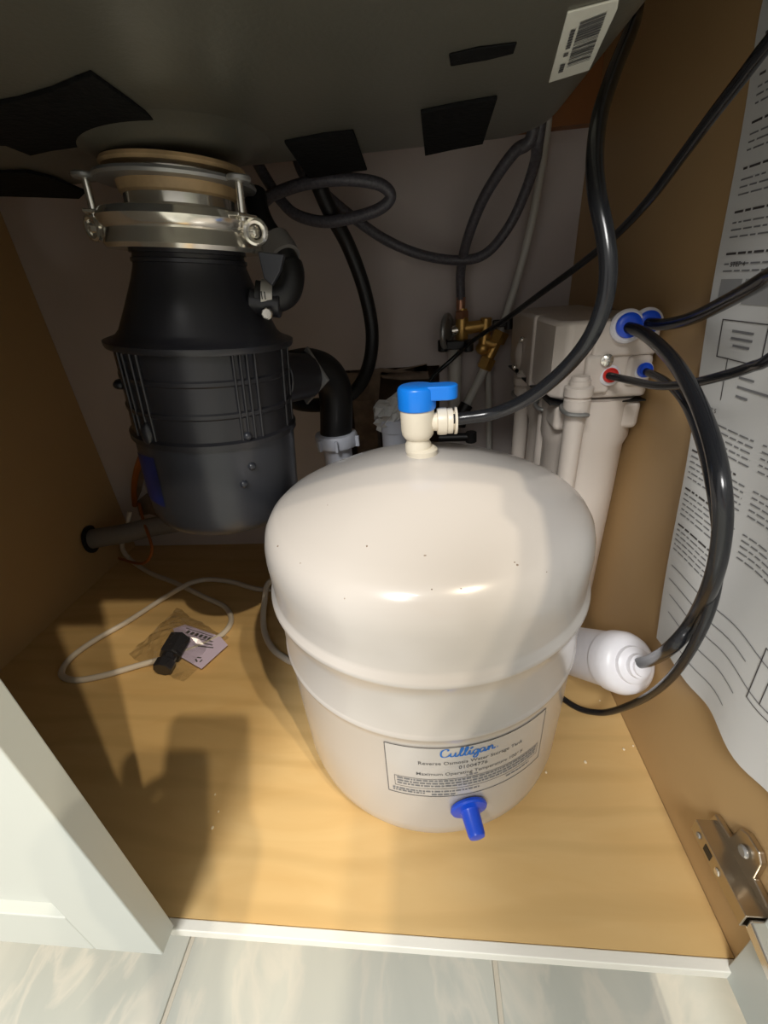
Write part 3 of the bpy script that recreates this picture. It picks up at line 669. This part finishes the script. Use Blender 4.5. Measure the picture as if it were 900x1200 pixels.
words(sm, lq, .46, .53, .405, .02, rnd)
words(sm, lq, .03, .55, .10, .03, rnd); words(sm, lq, .03, .22, .055, .03, rnd); words(sm, lq, .26, .40, .035, .03, rnd); words(sm, lq, .72, .90, .10, .03, rnd)
sm.build('small_print', 'ink_s', label, smooth=False, kind='stuff')
ink.build('printed_text', 'ink', label, smooth=False)
# script logo drawn as brush strokes
lg = MB()
def stroke(pts, w=.0011):
    Q = smoothpath([Vector((x, y, 0)) for x, y in pts], 6); vs = []
    for i, q in enumerate(Q):
        t = (Q[min(i+1, len(Q)-1)]-Q[max(0, i-1)]).normalized(); nn = Vector((-t.y, t.x, 0)); ww = w*(1.25 if abs(t.y) > .6 else .75)
        vs += [q+nn*ww*.5, q-nn*ww*.5]
    Rr = .1411; sx = .98
    lg.add([cylpt(aL+AW*.485+(v.x*sx)/Rr, zB+ZH*.815+v.y, Rr) for v in vs], [(2*i, 2*i+1, 2*i+3, 2*i+2) for i in range(len(Q)-1)])
m_ = .001
def S_(pts, ox): stroke([((x+ox)*m_*1.1, y*m_*1.1) for x, y in pts])
S_([(4.6, 7.2), (5.4, 8.4), (3.6, 9.2), (1.0, 7.6), (0, 4.6), (.4, 1.6), (2.4, .2), (5, 1.2), (6.5, 3)], -22)            # C
S_([(0, 4.5), (-.2, 1.6), (1.0, .4), (2.8, 2.0), (3.6, 4.6), (3.2, 1.2), (4.4, .3), (6.0, 2.4)], -15)                   # u
S_([(0, 1.8), (2.2, 5), (3.4, 8.6), (2.4, 9.4), (1.4, 6), (1.2, 1.4), (2.4, .3), (4, 2)], -9.5)                        # l
S_([(0, 1.8), (2.2, 5), (3.4, 8.6), (2.4, 9.4), (1.4, 6), (1.2, 1.4), (2.4, .3), (4, 2)], -6)                          # l
S_([(0, 2), (1.3, 4.6), (1.1, 1.3), (2.2, .3), (3.6, 2.4)], -2.4); S_([(1.4, 6.6), (3.4, 8.2)], -2.4)                    # i
S_([(3.8, 3.8), (2.4, 4.8), (.6, 3.6), (.4, 1.2), (1.8, .4), (3.6, 2.4), (4.1, 4.6), (3.8, -1.2), (2.4, -3.8), (.6, -2.8), (1.8, -.6), (5.2, 1.6)], 1)  # g
S_([(3.8, 3.8), (2.4, 4.8), (.6, 3.6), (.4, 1.2), (1.8, .4), (3.6, 2.4), (4.0, 4.4), (3.9, 1.2), (4.8, .3), (6, 1.8)], 6)  # a
S_([(0, 1.6), (1.0, 4.6), (.9, .4), (1.6, 2.8), (3.2, 4.6), (4.0, 3.2), (3.9, 1.0), (5, .3), (6.2, 1.4)], 12)              # n
S_([(0, .6), (.9, .9)], 19.5)
lg.build('logo', 'logo', label, smooth=False, label='blue script logo')
# blue cap near the base
ca, cz = on_tank(549, 945, .1405); cdn = Vector((math.cos(ca), math.sin(ca), -.12)).normalized(); cb = cylpt(ca, cz, .1388)
MB().lathe([(.012, 0), (.0155, .001), (.0160, .003), (.0150, .0045), (.0085, .0055), (.0078, .0065), (.0070, .022), (.0062, .024), (.003, .0245)], cb, cdn, 36).build('air_cap', 'blue', tk, label='blue plastic cap over the air stem')
# paint scuffs
def tank_hit(u, v):
    d = ray(u, v); k = .1
    while k < .9:
        p = CAM+d*k; rr = math.hypot(p.x-TX, p.y-TY)
        for (r0, h0), (r1, h1) in zip(prof, prof[1:]):
            if h0 <= p.z < h1 and rr <= r0+(r1-r0)*(p.z-h0)/(h1-h0): return p
        k += .0008
    return None
sc = MB(); rnd = random.Random(9)
for (u, v) in ((401, 677), (404, 701), (580, 655), (603, 659), (606, 662), (678, 658), (498, 651), (326, 640), (512, 688), (540, 690), (520, 696), (506, 690), (478, 590), (384, 592), (430, 640), (640, 670), (560, 670), (352, 660)):
    p = tank_hit(u, v)
    if p: sc.ball(p, rnd.uniform(.0005, .0011), (rnd.uniform(.5, 1.8), rnd.uniform(.5, 1.3), .5), 8, 6)
if sc.v: sc.build('scuff_mark', M['torn'], tk, kind='stuff')

# ================================================================== INSTRUCTION SHEET
def sheet_pt(s, t, off=0.):
    # s 0..1 from the far edge to the near edge, t 0..1 bottom to top
    zb = .164 + (-.012 if s < .7 else -.012+(s-.7)*.05) + .003*math.sin(s*23)*(1-t)**3
    z = zb+(.655-zb)*t
    yl = .313+(.405-.313)*min(1, (z-.16)/.43)**1.0
    y = yl+(.075-yl)*s
    lift = .0035+.0030*(1-t)**4*(1+math.sin(s*15+1.0))+.0018*math.sin(s*9+t*5)+.0012*math.sin(t*14+s*3)
    return Vector((XR-.001-max(.0006, lift)-off, y, z))
vs = []; fs = []; NS, NT = 40, 50
for j in range(NT+1):
    for i in range(NS+1): vs.append(sheet_pt(i/NS, j/NT))
for j in range(NT):
    for i in range(NS): k = j*(NS+1)+i; fs.append((k, k+1, k+NS+2, k+NS+1))
sh = thing('instruction_sheet', 'wavy white printed instruction sheet taped to the right side panel', 'paper', (XR-.004, .22, .152))
o = MB().add(vs, fs).build('sheet', 'paper', sh)
pr = MB(); pr2 = MB(); pb = MB()
def sq(b, s0, s1, t, h, off=.0004):
    n = max(1, int((s1-s0)*40)); vs = []
    for tt in (t, t+h):
        for i in range(n+1): vs.append(sheet_pt(s0+(s1-s0)*i/n, tt, off))
    b.add(vs, [(i, i+1, n+2+i, n+1+i) for i in range(n)])
def sq1(b, s0, s1, t0, t1): sq(b, s0, s1, t0, t1-t0)
rnd = random.Random(4)
t = .985
step = 2
while t > .60:
    words(pb, lambda b, a, c, d, h: sq1(b, a, c, d, h), .03, .03+rnd.uniform(.2, .5), t, .0028, rnd); t -= .012
    for k in range(rnd.choice((2, 3, 3))): words(pr, lambda b, a, c, d, h: sq1(b, a, c, d, h), .03, rnd.uniform(.15, .8), t, .0019, rnd); t -= .0085
    t -= .012
for (s0, s1, t0, t1) in ((.03, .10, .555, .585), (.11, .20, .555, .585), (.21, .42, .555, .585)): sq1(pr2, s0, s1, t0, t1)
def rect(b, s0, s1, t0, t1, w=.008, h=.0018): sq1(b, s0, s1, t0, t0+h); sq1(b, s0, s1, t1-h, t1); sq1(b, s0, s0+w, t0, t1); sq1(b, s1-w, s1, t0, t1)
rect(pb, .06, .21, .485, .535, .0035, .0014); sq1(pr, .10, .17, .520, .523); sq1(pr, .10, .17, .511, .514); sq1(pr, .11, .165, .502, .505)
sq1(pb, .10, .103, .43, .485); sq1(pr, .15, .20, .465, .468); sq1(pr, .15, .26, .453, .456); sq1(pr, .15, .19, .441, .444)
t = .395; lines = 0
while t > .17:
    if lines % 6 == 5: t -= .010; words(pb, lambda b, a, c, d, h: sq1(b, a, c, d, h), .02, .2, t, .0028, rnd)
    else:
        words(pr, lambda b, a, c, d, h: sq1(b, a, c, d, h), .02, .235, t, .0019, rnd)
        if t > .22: words(pr, lambda b, a, c, d, h: sq1(b, a, c, d, h), .265, .56, t, .0019, rnd); words(pr, lambda b, a, c, d, h: sq1(b, a, c, d, h), .6, .95, t, .0019, rnd)
    t -= .0085; lines += 1
for tt, a, c in ((.15, .03, .50), (.125, .03, .40), (.10, .05, .55), (.07, .06, .40), (.035, .10, .38)): sq(pr, a, c, tt, .0015)
rect(pb, .44, .60, .09, .17, .0035, .0012); rect(pb, .48, .56, .10, .14, .003, .001)
pr.build('small_print', 'ink_s', sh, smooth=False, kind='stuff'); pb.build('bold_print', 'ink_b', sh, smooth=False, kind='stuff'); pr2.build('grey_table', 'ink_l', sh, smooth=False)
# two readable step headings
def stext(txt, s, t, size):
    hh = MB()
    vs, fs = text_quads(txt, size, offset=.00006)
    W_ = .25
    hh.add([sheet_pt(s+v.x/W_, t+v.y/.5, .0006) for v in vs], fs)
    hh.build('step_heading', 'ink_b', sh, smooth=False)
stext('STEP 4', .075, .600, .0042); stext('STEP 5', .07, .410, .0042)

# ================================================================== LEFT SIDE: pipe, wires, cable
gp = thing('grey_pipe', 'grey plastic pipe crossing low behind the disposal into the left panel', 'pipe', (-.60, .66, .075))
MB().tube([Vector((XL+.001, .630, .079)), Vector((-.56, .645, .082)), Vector((-.50, .665, .086)), Vector((-.35, .69, .092)), Vector((-.2, .70, .095))], .0185, n=24, rfun=lambda t: .018).build('pipe', 'grey_pvc', gp)
MB().lathe([(.0185, 0), (.026, .001), (.026, .004), (.0185, .0045)], (XL, .630, .079), (1, .2, 0), 32).build('escutcheon', 'black_rub', gp)
cbl = path((152, 600, .665), (149, 620, .655), (143, 640, .65))
cbl += [at(152, 655, z=.012), at(175, 671, z=.005), at(205, 683, z=.005), at(240, 700, z=.005), at(263, 711, z=.005), at(271, 726, z=.005), at(262, 742, z=.005), at(238, 756, z=.005), at(205, 768, z=.005), at(165, 779, z=.0055), at(120, 792, z=.005), at(88, 797, z=.005), at(72, 790, z=.005), at(82, 772, z=.005), at(110, 751, z=.005), at(150, 728, z=.005), at(190, 702, z=.0055), at(210, 690, z=.015), at(224, 683, z=.012), at(245, 679, z=.006), at(272, 682, z=.005), at(312, 691, z=.005), Vector((-.20, .60, .005))]
hose('power_cable', cbl, .0042, 'wire_w', 'white cable coiled in a loose loop on the cabinet floor', 'cable')
hose('white_tube', [Vector((-.19, .545, .06))]+[at(318, 680, z=.05), at(310, 705, z=.03), at(309, 735, z=.012), at(318, 758, z=.006), at(335, 772, z=.006), at(352, 780, z=.006), Vector((-.17, .40, .006))], .0046, 'wire_w', 'white tube curling out from behind the left of the tank', 'tube')
hose('orange_wire', path((166, 535, .60), (160, 552, .66), (157, 572, .70), (158, 592, .72)), .0052, 'orange', 'short thick orange wire by the wall hole left of the disposal', 'wire', n=8)
hose('orange_wire', path((163, 590, .70), (168, 610, .66), (175, 630, .62), (178, 645, .60), (172, 658, .60), (160, 660, .62))+[at(140, 654, z=.006), at(118, 643, z=.008)], .0026, 'orange', 'thin orange wire hanging in a loop in front of the grey pipe', 'wire', n=8)
nutm = MB().lathe([(.004, 0), (.006, .001), (.0045, .016), (.003, .018)], at(186, 596, y=.62), (.2, -.2, -1), 16)
tag(nutm.build('wire_nut', 'torn'), 'small tan wire connector beside the disposal base', 'connector')

# ================================================================== BAG WITH FITTING
random.seed(11)
q00, q10, q11, q01 = at(150, 768, z=.003), at(215, 800, z=.003), at(268, 748, z=.003), at(208, 713, z=.003)
def bl(s, t): return q00*(1-s)*(1-t)+q10*s*(1-t)+q11*s*t+q01*(1-s)*t
vs = []; fs = []; NB = 15
for i in range(NB):
    for j in range(NB):
        s, t = i/(NB-1), j/(NB-1); edge = min(s, 1-s, t, 1-t); dome = min(1, edge*5)
        bulk = math.exp(-((s-.5)**2+(t-.35)**2)*9)
        p = bl(s, t)+Vector((0, 0, dome*(.004+.022*bulk)+random.uniform(0, .0075)*dome+.001))
        if edge < .02: p += Vector((random.uniform(-.002, .002), random.uniform(-.002, .002), 0))
        vs.append(p)
for i in range(NB-1):
    for j in range(NB-1): k = i*NB+j; fs.append((k, k+1, k+NB+1, k+NB))
tag(MB().add(vs, fs).build('plastic_bag', 'film', smooth=False), 'small crumpled clear plastic bag on the cabinet floor', 'bag')
q = [at(203, 737, z=.008), at(217, 732, z=.008), at(258, 746, z=.008), at(267, 756, z=.008), at(236, 784, z=.008), at(212, 770, z=.008)]
pi = thing('paper_slip', 'lilac printed paper slip inside the clear bag', 'paper', sum(q, Vector())/6-Vector((0, 0, .001)))
MB().prism(q, (0, 0, .0005)).build('slip', 'lilac', pi, smooth=False)
b = MB()
def sl(u0, v0, u1, v1, w):
    a, c = at(u0, v0, z=.0088), at(u1, v1, z=.0088); d_ = (c-a).normalized(); nn = Vector((-d_.y, d_.x, 0))*w/2
    b.add([a+nn, c+nn, c-nn, a-nn], [(0, 1, 2, 3)])
for k in range(6): sl(219+k*5, 740+k*1.6, 222+k*5, 741+k*1.6, .006)
sl(218, 736, 250, 746, .0012); sl(220, 746, 250, 752, .0012)
for k in range(2): sl(232+k*3, 757-k*4, 250-k, 759-k*3, .002)
for k in range(3):
    a = k*2*PI/3; sl(233+4*math.cos(a), 773+3*math.sin(a), 233+4*math.cos(a+1.3), 773+3*math.sin(a+1.3), .0022)
b.build('printed_marks', 'ink', pi, smooth=False)
pf_ = thing('plastic_fitting', 'small black plastic fitting inside the clear bag', 'fitting', at(200, 770, z=.004))
a, c = at(192, 781, z=.014), at(211, 748, z=.020)
MB().cyl(a, c, .0105, .0105, n=8, bev=.001).build('body', 'black_pl', pf_)
MB().cyl(a.lerp(c, .35), c+(c-a)*.02, .0165, .0165, n=6, bev=.0012).build('hex_nut', 'black_pl', pf_)
MB().cyl(a-(c-a)*.12, a.lerp(c, .18), .0135, n=8, bev=.001).build('hex_nut', 'black_pl', pf_)

# crumbs on the floor
random.seed(8); b = MB()
for (u, v) in ((256, 951), (249, 970), (703, 821), (731, 878), (742, 874), (749, 876), (686, 893), (252, 931), (640, 905)):
    b.ball(at(u, v, z=.0012), random.uniform(.0009, .0016), (1, 1.2, .7), 6, 4)
o = b.build('plaster_crumbs', 'dirt', kind='stuff'); tag(o, 'tiny pale plaster crumbs scattered on the cabinet floor', 'crumbs')

# the photographer's phone and hand, just behind the lens (they shade the cabinet floor)
def cl_(r_, u_, b_): return CAM+RT*r_-DN*u_-fw*b_
ph = thing('phone', 'dark phone held up in front of the open cabinet', 'phone', cl_(-.026, -.02, .010))
P = []
for cx_, cy_, a_ in ((.003, .050, 0), (-.056, .050, PI/2), (-.056, -.080, PI), (.003, -.080, 1.5*PI)):
    for k in range(6): t = a_+PI/2*k/5; P.append((cx_+.010*math.cos(t), cy_+.010*math.sin(t)))
MB().prism([cl_(x, y, .006) for x, y in P], -fw*.008).build('phone_body', 'black_pl', ph, bevel=.001)
MB().prism([cl_(x*.94-.0015, y*.96-.0006, .0141) for x, y in P], -fw*.0006).build('screen', 'black_rub', ph, smooth=False)
J = {}; E2_ = []; Rd = []
def jn(nm, p, rad, par=None):
    J[nm] = len(Rd); Rd.append((p, rad))
    if par: E2_.append((J[par], J[nm]))
jn('elbow', Vector((.16, -.50, .30)), .045); jn('mid', Vector((.06, -.30, .29)), .038, 'elbow'); jn('wrist', cl_(-.012, -.118, .085), .027, 'mid')
jn('palm', cl_(-.024, -.090, .050), .030, 'wrist')
for k, (u_, ln) in enumerate(((-.026, 1.0), (-.045, 1.05), (-.064, 1.0), (-.081, .85))):
    jn('k%d' % k, cl_(-.062, u_+.0, .038), .0115, 'palm'); jn('p%d' % k, cl_(-.084, u_+.006, .014), .0090, 'k%d' % k)
    jn('m%d' % k, cl_(-.077, u_+.008, -.006), .0080, 'p%d' % k); jn('t%d' % k, cl_(-.077+.026*ln, u_+.008, -.004), .0072, 'm%d' % k)
jn('th0', cl_(.010, -.072, .040), .014, 'palm'); jn('th1', cl_(.020, -.042, .028), .0105, 'th0'); jn('th2', cl_(.006, -.018, .023), .0085, 'th1')
me = bpy.data.meshes.new('hand'); me.from_pydata([p for p, _ in Rd], E2_, []); hn = bpy.data.objects.new('hand', me); COL.objects.link(hn)
sk = hn.modifiers.new('skin', 'SKIN'); me.skin_vertices[0].data[0].use_root = True
for i, (_, r_) in enumerate(Rd): me.skin_vertices[0].data[i].radius = (r_, r_)
hn.modifiers.new('sub', 'SUBSURF').levels = 2; hn.modifiers['sub'].render_levels = 2
me.materials.append(mat('skin', (206, 158, 130), .5)); tag(hn, 'bare hand and forearm holding the phone', 'hand')

for o in bpy.data.objects:
    if '_o' in o: del o['_o']
